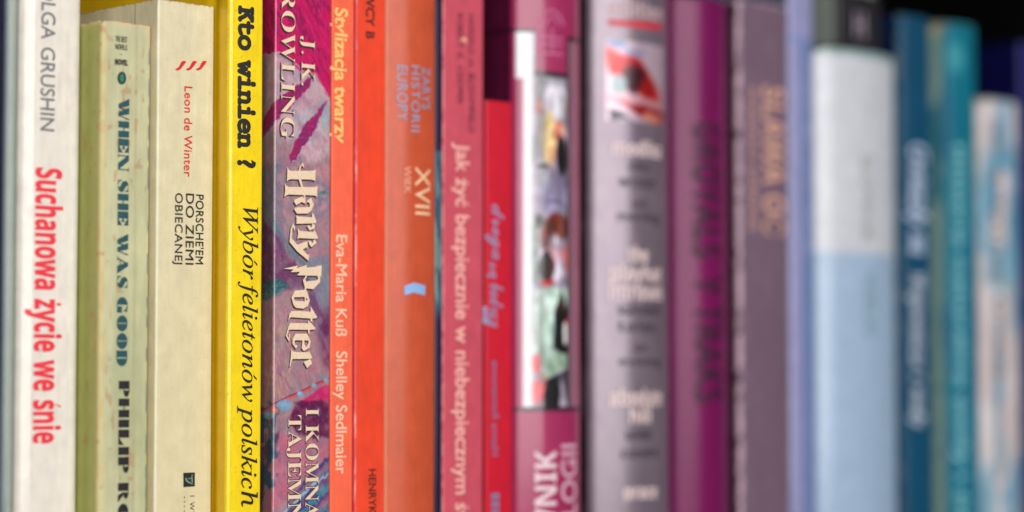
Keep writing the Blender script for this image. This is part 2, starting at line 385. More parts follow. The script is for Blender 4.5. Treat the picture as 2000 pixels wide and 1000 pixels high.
def T(b, name, text, face, pb, pt, y0, y1, rgb, off=0.0, way='down', eps=0.06, space=0.3, track=0.0, rough=0.5, dx=0, dz=0, dil=0.0, **k):
    """pb / pt: where baseline and cap line stand across the spine, y0..y1: the extent along it"""
    if off > .011 and not dil: dil, off = off*(.72 if face == "sans" else 1), 0.0
    V, F = layout(text, face, off, space, track, dil)
    zz = V[:, 2] if V.shape[1] > 2 else np.zeros(len(V)); V = V[:, :2]
    if way == 'flat':          # pb, pt = left and right ends; y0 = cap line, y1 = baseline
        xa = loc(b, pb, (y0+y1)/2)[0]; xb = loc(b, pt, (y0+y1)/2)[0]
        za = loc(b, (pb+pt)/2, y1)[1]; zb = loc(b, (pb+pt)/2, y0)[1]
        P = [(xa+x*(xb-xa)+dx, za+y*(zb-za)+dz) for x, y in V]
    else:
        ym = (y0+y1)/2; xa = loc(b, pb, ym)[0]; xb = loc(b, pt, ym)[0]; pm = (pb+pt)/2
        za = loc(b, pm, y0)[1]; zb = loc(b, pm, y1)[1]
        if way == 'up': za, zb = zb, za
        P = [(xa+y*(xb-xa)+dx, za+x*(zb-za)+dz) for x, y in V]
    P = [(p_[0], p_[1], z_) for p_, z_ in zip(P, zz)]
    return on_spine(b, name, P, F, rgb, eps, rough, **k)
def polys(b, name, L, rgb, fn=None, eps=0.06, dx=0, dz=0, rough=0.5, **k):
    """L: list of outlines or [outline, hole, ...] lists in picture measure"""
    V = []; F = []
    for item in L:
        loops = item if isinstance(item[0][0], (tuple, list)) else [item]
        loops = [[fn(*q) if fn else q for q in lp] for lp in loops]
        pts = [q for lp in loops for q in lp]
        tri = tessellate_polygon([[Vector((x, y, 0)) for x, y in lp] for lp in loops])
        n = len(V)
        for q in pts:
            x, z = loc(b, *q); V.append((x+dx, z+dz))
        F += [tuple(n+i for i in t) for t in tri]
    return on_spine(b, name, V, F, rgb, eps, rough, **k)
def oval(cx, cy, rx, ry, n=20): return [(cx+rx*math.cos(2*math.pi*i/n), cy+ry*math.sin(2*math.pi*i/n)) for i in range(n)]
def stroke(pts, w):
    L = []; Rr = []
    for i, (x, y) in enumerate(pts):
        a = pts[max(0, i-1)]; c = pts[min(len(pts)-1, i+1)]; dx, dy = c[0]-a[0], c[1]-a[1]; l = math.hypot(dx, dy)
        ww = w[i] if isinstance(w, (list, tuple)) else w
        L.append((x-dy/l*ww/2, y+dx/l*ww/2)); Rr.append((x+dy/l*ww/2, y-dx/l*ww/2))
    return L+Rr[::-1]

# base colour of a cover with mottling and rubbed corners
def plain(rgb, amp=0.03, side=None, wear=None, wear_w=0.5, wear_n=0.62, dirt=None, wear_right=True, topw=0.6):
    def f(q):
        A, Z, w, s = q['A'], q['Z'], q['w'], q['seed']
        c = np.tile(np.array(rgb, float)[None, :], (q['N'], 1))
        if side is not None: c = mix(c, side, (A < -0.6).astype(float))
        n = fbm(A*.12, Z*.05, s)-.5
        c = c*(1+amp*2*n[:, None]+(vn(A*2.6, Z*.035, s+31)[:, None]-.5)*.022+(fbm(A*.8, Z*.25, s+33)[:, None]-.5)*.07)
        c = mix(c, np.clip(np.array(rgb)*1.12+.08, 0, 1), sm(.80, .86, vn(A*3.2, Z*.12, s+37))*.12)
        if dirt is not None: c = mix(c, dirt, sm(.62, .75, fbm(A*.35+4, Z*.12, s+5))*.35)
        if wear is not None:
            d = np.abs(A) if not wear_right else np.minimum(np.abs(A), np.abs(A-w))
            e = (1-sm(0, wear_w*2.2, d))*1.1+(1-sm(0, topw*2, q['H']-Z))*0.8
            m = sm(wear_n, wear_n+.12, vn(A*1.3, Z*.45, s+9)*.6+vn(A*4, Z*1.6, s+3)*.4+e*.28-.12)*np.clip(e*1.6, 0, 1)
            c = mix(c, wear, m)
        return c
    return f

G_A = 'upright books in a row on the dark shelf'
books = []
def B(*a, **k):
    b = make_book(*a, **k); b.root['group'] = G_A; books.append(b); return b

GLOSS = mat_print('laminated_cover', rough=.65, spec=.2, coat=.8, coat_rough=.12, bump=.02)
MATT = mat_print('matt_card_cover', rough=.6, coat=0, bump=.05)
SATIN = mat_print('satin_cover', rough=.6, spec=.3, coat=.25, coat_rough=.25, bump=.03)
SHINY = mat_print('shiny_cover', rough=.5, spec=.4, coat=1, coat_rough=.1, bump=.015, wave=.08)
SOFTG = mat_print('soft_gloss_cover', rough=.7, spec=.15, coat=.65, coat_rough=.24, bump=.02)
DEEP = mat_print('deep_colour_cover', rough=.6, spec=.2, coat=.2, coat_rough=.3, bump=.03)
CLOTH = mat_print('cloth_cover', rough=.7, bump=.1, scale=1500)

# ---- far left: navy book and grey-green plastic covered book
B('hardcover_book', 'dark navy book cut off by the left edge beside the grey-green book', -60, 3, .3, .205, plain((.10, .10, .22)), r=1, bulge=.5, mat=GLOSS, step=.8, hard=True)
def art0(q):
    c = plain((.56, .60, .57), .05)(q); A = q['A']; w = q['w']
    c = mix(c, (.35, .42, .40), np.exp(-((A/w-.92)/.10)**2)*.9); c = mix(c, (.40, .44, .50), np.exp(-((A/w-.1)/.12)**2)*.6)
    c = mix(c, (.75, .77, .70), np.exp(-((A/w-.5)/.14)**2)*.6)
    return c
B('paperback_book', 'thin grey-green book with faint lengthwise bands left of the white one', 5, 30, .2, .207, art0, r=1, bulge=.3, mat=GLOSS)

# ---- A white
a = B('paperback_book', 'white book with red lettering and hand drawn grey author name', 35, 155, .2, .205,
      plain((.92, .89, .85), .015, side=(.92, .89, .84), dirt=(.86, .8, .78)), r=3.2, bulge=.25, mat=SHINY)
T(a, 'author_lettering', 'OLGA GRUSHIN', 'sans', 80, 107, -28, 256, (.42, .42, .44), .008, space=.36, track=.0)
T(a, 'title_lettering', 'Suchanowa życie we śnie', 'sansb', 68, 118, 328, 866, (.93, .16, .24), .018, space=.36)

# ---- B green
def artB(q):
    A, PX, PY, w, s, Z = q['A'], q['PX'], q['PY'], q['w'], q['seed'], q['Z']
    c = plain((.78, .77, .62), .05)(q)
    c = mix(c, (.68, .70, .54), sm(.45, .7, fbm(A*.16, Z*.03, s+2))*.6)
    c = mix(c, (.68, .69, .40), (A < -.5)*1.0)
    c = mix(c, (.74, .70, .42), np.exp(-((A+1.6)/1.0)**2)*.6)
    # yellowed strip along the left corner, blue hairline and brown edge at the right
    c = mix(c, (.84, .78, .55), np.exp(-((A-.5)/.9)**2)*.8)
    c = mix(c, (.80, .62, .40), sm(.55, .75, vn(A*1.2, Z*.25, s+4))*np.exp(-((A-.6)/1.1)**2)*.3)
    c = mix(c, (.30, .42, .42), np.exp(-((A-(w-.7))/.25)**2)*sm(.35, .6, vn(A*0, Z*.35, s+6))*.7*(PY > 90))
    c = mix(c, (.74, .64, .45), np.exp(-((A-(w-.1))/.45)**2)*.6)
    e = 1-sm(0, 1.6, q['H']-Z)
    c = mix(c, (.88, .74, .58), e*sm(.3, .5, vn(A*1.6, Z*1.5, s+8)))
    c = mix(c, (.86, .70, .55), (1-sm(0, 1.4, np.abs(A-w)))*(1-sm(3, 9, q['H']-Z))*.9)
    c = mix(c, (.72, .52, .36), sm(.74, .8, vn(A*.9, Z*.5, s+11))*sm(.6, .7, vn(A*.3, Z*.1, s+12))*.45)
    c = mix(c, (.65, .55, .38), np.exp(-((A-w*.68)/.5)**2)*.22)
    return c
bb = B('paperback_book', 'worn pale green book with teal fat-face title and peeling corners', 193, 290, .4, -1044, artB, r=.9, bulge=.35, groove=.35, mat=MATT, topwear=.28, corner=1.6)
bb.H_ = 0
T(bb, 'title_lettering', 'WHEN SHE WAS GOOD', 'fat', 229, 250, 192, 715, (.04, .29, .33), space=.55)
T(bb, 'author_lettering', 'PHILIP ROTH', 'fat', 230, 251, 743, 1100, (.07, .05, .08), space=.55)
T(bb, 'series_lettering', 'THE BEST', 'sansb', 225, 248, 71, 82, (.10, .12, .12), .0, way='flat')
T(bb, 'series_lettering', 'NOVELS', 'sansb', 225, 248, 87, 97, (.10, .12, .12), .0, way='flat')
T(bb, 'series_lettering', 'NOVEL', 'sansb', 224, 249, 116, 127, (.05, .04, .06), .03, way='flat')
T(bb, 'series_lettering', '-', 'sansb', 233, 238, 100, 109, (.35, .25, .15), .0, way='flat')
polys(bb, 'emblem', [oval(237.5, 152.5, 8.5, 12.5)], (.06, .08, .08))
polys(bb, 'emblem_centre', [oval(237.5, 152.5, 4.6, 8.2)], (.04, .48, .38), eps=.1)

# ---- C cream
def artC(q):
    A, Z, w, s, PY = q['A'], q['Z'], q['w'], q['seed'], q['PY']
    c = plain((.87, .83, .70), .015)(q)
    c = mix(c, (.87, .81, .64), np.clip(PY/1000, 0, 1)*.5)
    c = mix(c, (.55, .58, .50), np.exp(-((A+10.5)/.22)**2)*.8)
    c = mix(c, (.95, .94, .86), np.exp(-((A-.45)/.22)**2)*.85)  # highlight of the left corner ridge, painted into the colour
    c = mix(c, (.93, .90, .78), (np.exp(-((A-(w-1.5))/.12)**2)+np.exp(-((A-(w-.9))/.1)**2)+np.exp(-((A-(w-.4))/.1)**2))*.35)
    c = mix(c, (.72, .62, .48), sm(.93, .96, vn(A*3, Z*3, s+2))*.25)
    c = mix(c, (.70, .58, .45), (1-sm(0, .5, q['H']-Z))*sm(.5, .7, vn(A*2, Z*0, s)))
    return c
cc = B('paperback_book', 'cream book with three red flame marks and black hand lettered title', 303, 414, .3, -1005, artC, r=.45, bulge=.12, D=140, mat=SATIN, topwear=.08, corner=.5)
flame = [(-10, 6), (-8.5, 8.5), (-4.5, 9), (0, 6.5), (5, .5), (10.5, -7), (11.5, -8.5), (6.5, -9.5), (3.5, -9.5), (0, -4), (-2.5, 1.5), (-6, 4.5)]
polys(cc, 'flame_marks', [[(x0+x, 128.5+y) for x, y in flame] for x0 in (352, 373, 392.5)], (.86, .02, .08))
T(cc, 'author_lettering', 'Leon de Winter', 'sans', 359.5, 375, 169, 345, (.86, .08, .12), .006, track=.03, space=.26)
T(cc, 'title_lettering', 'PORSCHE\'EM', 'sans', 382, 397, 380, 516, (.08, .04, .06), dil=.006, track=.02)
T(cc, 'title_lettering', 'DO ZIEMI', 'sans', 362.5, 378, 378, 517, (.08, .04, .06), dil=.006, track=.03)
T(cc, 'title_lettering', 'OBIECANEJ', 'sans', 341.5, 356, 377, 516, (.08, .04, .06), dil=.006, track=.03)
polys(cc, 'publisher_logo', [[(357.5, 923.5), (380, 922.5), (380, 950), (357.8, 951.5)]], (.06, .05, .06))
lg = lambda x, y: (330+x/8.33, 880+y/8.33)
polys(cc, 'logo_mark', [stroke([(270, 445), (275, 480), (300, 508), (340, 525), (380, 550)], [20, 26, 24, 22, 10]), stroke([(375, 385), (366, 430), (370, 490), (378, 530)], [8, 18, 22, 10]), stroke([(305, 460), (360, 448)], 13)], (.45, .60, .52), lg, eps=.1)
T(cc, 'small_print', 'I WYDANIE', 'sans', 370, 379, 968, 1062, (.28, .12, .18), .004, track=.1, space=.4)
T(cc, 'small_print', '.........', 'sansb', 359, 367, 969, 1045, (.35, .2, .2), .01, track=.1)

# ---- D yellow
def artD(q):
    A, Z, w, s = q['A'], q['Z'], q['w'], q['seed']
    c = plain((.97, .85, .10), .015)(q)
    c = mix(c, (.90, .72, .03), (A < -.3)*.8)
    c = mix(c, (.98, .93, .45), np.exp(-((A-.5)/.25)**2)*.5)  # pale line painted as the highlight on the rounded ridge
    c = mix(c, (.95, .93, .80), (1-sm(0, .5, np.abs(A-w)))*sm(.72, .82, vn(A*2, Z*.5, s+3))*.7)
    c = mix(c, (.80, .66, .05), sm(.88, .93, vn(A*2.2, Z*2.2, s+5))*.4)
    return c
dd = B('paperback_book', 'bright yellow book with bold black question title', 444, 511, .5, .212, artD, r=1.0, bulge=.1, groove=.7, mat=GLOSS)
T(dd, 'title_lettering', 'Kto winien ?', 'mono', 466, 495, 12, 328, (.07, .06, .06), .0, track=-.05, space=.50, dil=.046)
T(dd, 'subtitle_lettering', 'Wybór felietonów polskich', 'italic', 473, 502, 404, 989, (.08, .06, .06), .006, space=.24)

# ---- E painted
def artE(q):
    A, PX, PY, w, s, Z = q['A'], q['PX'], q['PY'], q['w'], q['seed'], q['Z']
    x = PX+(vn(A*1.1, Z*.7, s)-.5)*5; y = PY+(vn(A*.9, Z*.6, s+1)-.5)*6
    z1 = lambda P: [(500+a/2.94, b/2.94) for a, b in P]
    z2 = lambda P: [(500+a/2.94, 320+b/2.94) for a, b in P]
    z3 = lambda P: [(500+a/2.94, 660+b/2.94) for a, b in P]
    br = fbm(A*.9+Z*.35, Z*.5-A*.2, s+20, 4); st = vn(A*3.1+Z*.9, Z*.55-A*.5, s+21); fine = vn(A*5, Z*5, s+23)
    c = np.tile(np.array([[.63, .50, .54]]), (q['N'], 1))
    c = mix(c, (.53, .52, .57), sm(.5, .72, br)*.6)
    c = mix(c, (.72, .53, .57), sm(.48, .66, fbm(A*.5, Z*.3, s+30))*.7)
    # pale cloth under the author name
    c = mix(c, (.80, .66, .71), polym(x, y, z1([(60, 330), (250, 410), (340, 430), (420, 560), (420, 900), (300, 960), (100, 760), (60, 600)]), 5)*.9)
    c = mix(c, (.66, .70, .74), ell(x, y, 600, 250, 22, 28, .6)*.6)
    c = mix(c, (.60, .68, .70), ell(x, y, 634, 225, 12, 26, .6)*.7)
    c = mix(c, (.80, .72, .76), np.exp(-((np.hypot(x-622, (y-278)*.9)-20)/5)**2)*.35)
    c = mix(c, (.58, .46, .54), np.exp(-((np.hypot(x-622, (y-278)*.9)-12)/4)**2)*.25)
    # magenta field with darker strokes
    mg = polym(x, y, z1([(-60, -500), (480, -500), (480, 560), (425, 545), (395, 535), (345, 440), (330, 425), (245, 425), (215, 395), (160, 335), (-60, 340)]), 1.5)
    mc = np.tile(np.array([[.78, .07, .38]]), (q['N'], 1)); mc = mix(mc, (.58, .05, .32), sm(.5, .62, fbm(A*.7+Z*.5, Z*.22, s+40))*.8); mc = mix(mc, (.86, .14, .46), sm(.6, .75, st)*.5)
    c = c*(1-mg[:, None])+mc*mg[:, None]
    c = mix(c, (.86, .76, .80), np.exp(-((y-(114+np.clip(x-553, 0, 100)*.78))/1.6)**2)*(x > 510)*(x < 640)*.75)
    c = mix(c, (.85, .55, .68), ell(x, y, 600, 290, 6, 3)*0)
    # feathers
    f1 = polym(x, y, z1([(325, 435), (292, 520), (200, 625), (90, 745), (30, 810), (28, 720), (110, 600), (200, 530), (270, 480)]), 1.2)
    f2 = polym(x, y, z1([(405, 560), (372, 660), (330, 760), (262, 880), (198, 975), (188, 930), (212, 850), (280, 725), (345, 650)]), 1.2)
    fc = np.tile(np.array([[.66, .10, .36]]), (q['N'], 1)); fc = mix(fc, (.45, .18, .45), sm(.5, .7, st)*.8); fc = mix(fc, (.84, .22, .45), sm(.7, .85, fine)*.4)
    m = np.clip(f1+f2, 0, 1)[:, None]; c = c*(1-m)+fc*m
    for P in ([(300, 470), (150, 660), (35, 815)], [(400, 580), (300, 790), (195, 970)]):
        P = z1(P); c = mix(c, (.35, .25, .55), polym(x, y, stroke(P, 2.2), .5)*.6)
    c = mix(c, (.92, .85, .86), polym(x, y, stroke(z1([(290, 830), (250, 900), (196, 972)]), 1.0), .2)*.8)
    c = mix(c, (.90, .84, .85), polym(x, y, stroke(z1([(40, 820), (100, 750), (160, 700)]), .9), .2)*.5)
    # middle: swirl like a shell at the right, teal dot
    for rr, cl, wd in ((10, (.55, .42, .55), 3), (19, (.78, .58, .64), 4), (28, (.52, .48, .60), 3.5)):
        c = mix(c, cl, np.exp(-((np.hypot(x-616, (y-392)*.8)-rr)/wd)**2)*(x > 600)*.65)
    c = mix(c, (.16, .46, .44), ell(x, y, 631, 379, 5.5, 4.2, .4)); c = mix(c, (.32, .50, .60), np.exp(-((np.hypot(x-631, y-384)-9)/1.8)**2)*(y > 380)*.8)
    c = mix(c, (.44, .44, .54), sm(560, 530, x)*(y > 330)*(y < 560)*.6)
    c = mix(c, (.78, .56, .58), ell(x, y, 640, 340, 26, 16, .7)*.6)
    c = mix(c, (.22, .50, .55), polym(x, y, stroke(z2([(60, 300), (130, 430), (200, 530), (290, 610), (330, 740)]), [9, 8, 9, 9, 6]), 3)*.55)
    c = mix(c, (.42, .20, .38), polym(x, y, z2([(30, 330), (120, 440), (200, 560), (270, 640), (290, 720), (180, 750), (30, 770)]), 3)*.8)
    c = mix(c, (.16, .42, .42), polym(x, y, z2([(40, 700), (130, 680), (200, 715), (120, 790), (30, 800)]), 2.5)*.8)
    c = mix(c, (.45, .56, .60), sm(.75, .8, fine)*rect(x, y, 512, 560, 560, 590)*.9)
    c = mix(c, (.42, .26, .44), polym(x, y, z2([(280, 620), (420, 960), (420, 1100), (340, 1000), (300, 760)]), 2)*.85)
    c = mix(c, (.47, .52, .60), polym(x, y, z2([(300, 560), (425, 520), (425, 940), (360, 820), (310, 700)]), 2)*.75)
    # lower cloth
    c = mix(c, (.70, .50, .54), polym(x, y, z2([(80, 800), (200, 730), (290, 780), (330, 900), (380, 1020), (390, 1200), (240, 1280), (40, 1440), (30, 1000)]), 4)*.8)
    c = mix(c, (.78, .62, .48), sm(.58, .72, st)*rect(x, y, 512, 560, 640, 790, 12)*.55)
    c = mix(c, (.42, .16, .34), ell(x, y, 648, 665, 22, 60, .5)*.85)
    for P in ([(120, 210), (160, 250), (215, 330)], [(60, 290), (100, 330), (110, 400)], [(190, 190), (240, 250)]):
        c = mix(c, (.45, .24, .32), polym(x, y, stroke(z3(P), 1.2), .4)*.55)
    # magenta drape below the bead strap
    c = mix(c, (.80, .16, .42), polym(x, y, z3([(425, 270), (330, 330), (250, 385), (300, 400), (425, 380)]), 1.5))
    c = mix(c, (.38, .08, .28), polym(x, y, z3([(230, 380), (330, 370), (425, 385), (425, 590), (330, 590), (250, 560), (190, 500)]), 2.5)*.95)
    c = mix(c, (.76, .42, .52), polym(x, y, z3([(140, 560), (260, 590), (425, 600), (425, 680), (250, 870), (110, 1000), (60, 1010), (110, 700)]), 3)*.85)
    c = mix(c, (.36, .22, .34), polym(x, y, z3([(40, 640), (140, 540), (120, 640), (60, 800), (40, 1010), (0, 1010), (0, 640)]), 2)*.9)
    c = mix(c, (.58, .16, .20), sm(.55, .65, vn(A*.6, Z*.45, s+50))*rect(x, y, 505, 532, 800, 905, 5)*.8)
    c = mix(c, (.14, .32, .42), sm(.5, .62, vn(A*.6+3, Z*.5, s+51))*rect(x, y, 505, 545, 790, 960, 6)*.8)
    low = polym(x, y, z3([(425, 690), (330, 770), (200, 930), (140, 1100), (425, 1400)]), 2)
    lc = np.tile(np.array([[.30, .22, .48]]), (q['N'], 1)); u_ = (x*.7+y*.72)
    lc = mix(lc, (.20, .50, .62), sm(.5, .8, np.sin(u_*.22+br*5)*.5+.5)); lc = mix(lc, (.70, .40, .50), sm(.8, 1, np.sin(u_*.13+2)*.5+.5)*.7)
    low = low[:, None]*.9; c = c*(1-low)+lc*low
    c = mix(c, (.62, .78, .86), polym(x, y, stroke(z3([(425, 790), (330, 860), (240, 950), (160, 1010)]), [3, 6, 5, 4]), .8)*.85)
    # bead strap
    strap = z3([(25, 440), (100, 395), (190, 350), (255, 325), (335, 285), (425, 245)])
    c = mix(c, (.62, .14, .24), polym(PX, PY, stroke(strap, 3.2), .6)*.9); c = mix(c, (.82, .34, .38), polym(PX, PY, stroke([(a, b_+4) for a, b_ in strap], 4.5), .8)*.85)
    for bx, by, rx, ry in ((405, 258, 15, 13), (335, 290, 15, 14), (255, 336, 17, 15), (165, 400, 42, 32), (75, 455, 30, 26), (110, 430, 22, 16)):
        X_, Y_ = z3([(bx, by)])[0]; col = (.86, .40, .26) if bx == 110 else (.45, .68, .82)
        c = mix(c, col, ell(PX, PY, X_, Y_, rx/2.94, ry/2.94, .3)*.95)
        c = mix(c, (.72, .86, .92), ell(PX, PY, X_-1, Y_-1, rx/7, ry/7, .5)*.5)
    # painter's grain
    c = c*(1+(fine[:, None]-.5)*.07+(st[:, None]-.5)*.10+(vn(A*2.2-Z*1.1, Z*1.4+A*.8, s+77)[:, None]-.5)*.08)
    for k, cl in enumerate(((.82, .62, .64), (.40, .42, .55), (.70, .34, .46), (.62, .64, .62))):
        c = mix(c, cl, sm(.60, .85, vn(A*.45+Z*.3+k*3, Z*.28-A*.2+k*7, s+80+k))*.22*(1-mg*.8)*(1-np.clip(f1+f2, 0, 1)))
    c = mix(c, (.55, .70, .68), sm(.82, .9, vn(A*3.4+7, Z*3.0, s+60))*(1-mg)*.35)
    c = c*np.where(A < -.3, .8, 1)[:, None]  # left face darkened: its shade is painted into the artwork
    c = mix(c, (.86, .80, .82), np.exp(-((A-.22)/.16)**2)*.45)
    return c
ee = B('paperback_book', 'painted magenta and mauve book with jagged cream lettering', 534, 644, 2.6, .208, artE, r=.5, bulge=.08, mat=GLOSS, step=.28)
CR = (.93, .82, .70); DK = (.16, .08, .12)
for nm, tx, pb, pt, y0, y1, tr in (('author_lettering', 'J. K.', 588, 614, 72, 168, .02), ('author_lettering', 'ROWLING', 549, 575, -22, 271, .0)):
    T(ee, nm+'_shadow', tx, 'serifb', pb, pt, y0, y1, DK, .004, eps=.05, dx=-.0004, dz=-.0003, track=tr, space=.15)
    T(ee, nm, tx, 'serifb', pb, pt, y0, y1, CR, -.012, eps=.10, track=tr, space=.15)
for tx, pb, pt, y0, y1 in (('I KOMNATA', 596, 621, 797, 1072), ('TAJEMNIC', 562, 587, 811, 1070)):
    T(ee, 'subtitle_lettering_shadow', tx, 'serifb', pb, pt, y0, y1, DK, .022, eps=.05, space=.3)
    T(ee, 'subtitle_lettering', tx, 'serifb', pb, pt, y0, y1, CR, -.006, eps=.10, space=.3)
q1 = lambda x, y: (540+x/4.76, 310+y/4.76)
q2 = lambda x, y: (540+x/4.55, 510+y/4.55)
W1 = [[(98, 75), (110, 102), (130, 113), (330, 113), (350, 108), (362, 98), (359, 150), (356, 212), (345, 200), (315, 194), (130, 190), (110, 196), (92, 212), (97, 150)],
      [(200, 113), (214, 70), (242, 35), (254, 78), (243, 78), (236, 60), (224, 75), (215, 113)],
      [(203, 192), (225, 192), (244, 266), (226, 266)],
      [(76, 228), (86, 250), (105, 262), (345, 264), (365, 260), (378, 250), (374, 360), (360, 345), (330, 340), (110, 333), (90, 340), (70, 358), (77, 300)],
      [(248, 336), (262, 338), (268, 425), (256, 412)],
      [(240, 350), (250, 372), (256, 412), (250, 412), (232, 402), (180, 432), (160, 400), (165, 380)],
      [(268, 425), (275, 395), (300, 375), (318, 362), (345, 430), (320, 480), (290, 510), (200, 510), (188, 512), (160, 470), (172, 455), (200, 452), (295, 450), (308, 440), (305, 415), (285, 400), (275, 408)],
      [(180, 525), (200, 537), (325, 545), (328, 500), (345, 520), (368, 582), (360, 600), (190, 605), (182, 610), (183, 560)],
      [(278, 622), (300, 622), (322, 640), (330, 603), (355, 615), (352, 648), (304, 668), (292, 645)],
      [(195, 645), (215, 672), (340, 680), (345, 655), (362, 685), (383, 735), (375, 745), (205, 738), (190, 750), (197, 700)],
      [(292, 762), (310, 762), (332, 785), (345, 750), (358, 755), (368, 785), (322, 822), (303, 800)],
      [(150, 600), (172, 640), (160, 672), (155, 640), (146, 640), (138, 740), (190, 800), (285, 765), (288, 830), (275, 838), (278, 822), (240, 845), (285, 895), (300, 885), (296, 950), (190, 862), (118, 775), (122, 720), (130, 650)]]
W2 = [[(60, 68), (190, 38), (178, 62), (268, 35), (262, 58), (330, 52), (398, 35), (396, 132), (178, 125), (208, 95), (122, 98), (150, 75)],
      [(262, 125), (232, 170), (250, 240), (325, 250), (385, 185), (385, 130), (362, 130), (368, 160), (350, 172), (275, 178), (262, 185), (252, 165), (270, 130)],
      [(246, 232), (258, 240), (262, 262), (246, 258)],
      [[(160, 262), (245, 255), (265, 265), (292, 350), (275, 400), (235, 422), (170, 415), (148, 390), (130, 325)], [(150, 322), (240, 318), (248, 325), (245, 358), (160, 352)], [(256, 318), (274, 345), (268, 350), (258, 340)]],
      [(128, 445), (180, 442), (300, 450), (300, 402), (358, 495), (350, 508), (316, 510), (314, 540), (298, 532), (298, 510), (125, 498), (115, 505), (100, 530), (112, 470)],
      [(118, 550), (160, 550), (278, 552), (276, 520), (345, 598), (335, 608), (292, 610), (290, 655), (278, 640), (278, 610), (122, 608), (105, 615), (92, 660), (105, 685), (108, 650), (118, 645), (110, 718), (80, 665), (100, 590)],
      [(165, 645), (270, 645), (300, 710), (290, 770), (240, 800), (220, 775), (228, 700), (243, 700), (245, 740), (262, 765), (285, 720), (275, 705), (165, 703), (155, 715), (165, 745), (185, 750), (170, 778), (138, 735), (140, 690)],
      [(128, 780), (140, 800), (165, 808), (275, 810), (285, 795), (315, 860), (300, 868), (140, 870), (132, 885), (118, 940), (112, 935), (122, 870)],
      [(238, 895), (300, 870), (312, 910), (268, 950)]]
for W_, fn in ((W1, q1), (W2, q2)):
    polys(ee, 'title_lettering_shadow', W_, DK, fn, eps=.05, dx=-.0003, dz=-.0004)
    polys(ee, 'title_lettering', W_, CR, fn, eps=.10)
T(ee, 'trademark_print', 'TM', 'sansb', 563, 567, 718, 728, (.8, .7, .62), .0)

# ---- F salmon-orange
ff = B('paperback_book', 'narrow salmon orange book with cream and pink lettering', 645.5, 689, .4, .206,
       plain((.97, .43, .30), .02), r=.45, bulge=.05, mat=SATIN)
T(ff, 'title_lettering', 'Stylizacja twarzy', 'sans', 654, 678, 16, 280, (.99, .80, .46), .030, space=.3)
T(ff, 'author_lettering', 'Eva-Maria Kuß', 'sans', 656, 677, 459, 657, (1, .80, .68), .016)
T(ff, 'author_lettering', 'Shelley Sedlmaier', 'sans', 656, 677, 686, 926, (1, .80, .68), .016)

# ---- G red-orange
def artG(q):
    A, Z, w, s = q['A'], q['Z'], q['w'], q['seed']
    c = plain((.93, .29, .16), .05)(q)
    c = mix(c, (.80, .18, .22), (A < .35)*1.0)
    d = sm(.5, .75, vn(A*.8, Z*.11, s+9)*.6+vn(A*3, Z*.6, s+3)*.4)
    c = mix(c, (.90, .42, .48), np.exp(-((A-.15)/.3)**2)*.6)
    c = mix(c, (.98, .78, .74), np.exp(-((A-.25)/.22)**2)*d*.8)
    return c
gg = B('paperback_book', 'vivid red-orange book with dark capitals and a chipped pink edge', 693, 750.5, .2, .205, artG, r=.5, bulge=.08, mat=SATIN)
T(gg, 'title_lettering', 'ODKRYWCY B', 'sans', 715, 731, -110, 76, (.25, .07, .06), .030, space=.36)
T(gg, 'author_lettering', 'HENRYK', 'sans', 720, 734, 916, 1004, (.22, .07, .06), .022)

# ---- H orange-brown, rounded
def artH(q):
    A, Z, w, s = q['A'], q['Z'], q['w'], q['seed']
    c = plain((.80, .35, .22), .02)(q)
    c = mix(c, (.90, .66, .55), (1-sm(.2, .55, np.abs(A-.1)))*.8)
    c = mix(c, (.92, .62, .48), sm(.92, .96, vn(A*4, Z*4, s+2))*.2)
    return c
hh = B('paperback_book', 'orange-brown rounded book with cream roman numeral and blue chevron', 752, 849, .2, .212, artH, r=1.2, bulge=2.1, mat=mat_print('orange_cover', rough=.7, spec=.15, coat=.6, coat_rough=.26, bump=.02))
SB = (.55, .62, .74)
T(hh, 'title_lettering', 'ZARYS', 'sans', 824, 839, 132, 214, SB, .012, track=.06)
T(hh, 'title_lettering', 'HISTORII', 'sans', 803, 819, 128, 258, SB, .012, track=.06)
T(hh, 'title_lettering', 'EUROPY', 'sans', 775, 795, 128, 236, SB, .012, track=.05)
T(hh, 'volume_lettering', 'XVII', 'sans', 811, 839, 326, 420, (.97, .78, .62), .012)
T(hh, 'volume_lettering', 'WIEK', 'sans', 789, 802, 324, 378, (.93, .66, .54), .004)
polys(hh, 'publisher_mark', [[(789, 559), (808, 552), (830, 558), (829, 577), (808, 571), (790, 576)]], (.55, .72, .92))

# ---- I thin navy / teal
def artI(q):
    A, Z, PY, s = q['A'], q['Z'], q['PY'], q['seed']
    c = plain((.07, .07, .24), .05)(q)
    t = sm(296, 304, PY)*(1-sm(600, 640, PY))
    tc = np.tile(np.array([[.10, .42, .50]]), (q['N'], 1)); tc = mix(tc, (.55, .66, .60), sm(.5, .7, vn(A*1.2+PY*.01, PY*.012, s))*.8)
    tc = mix(tc, (.06, .22, .36), sm(.55, .7, vn(A*1.5-PY*.02, PY*.02, s+3))*.7)
    return c*(1-t[:, None])+tc*t[:, None]
B('paperback_book', 'thin navy and teal book squeezed between orange and rose books', 850, 862, .3, .205, artI, r=.4, mat=GLOSS)

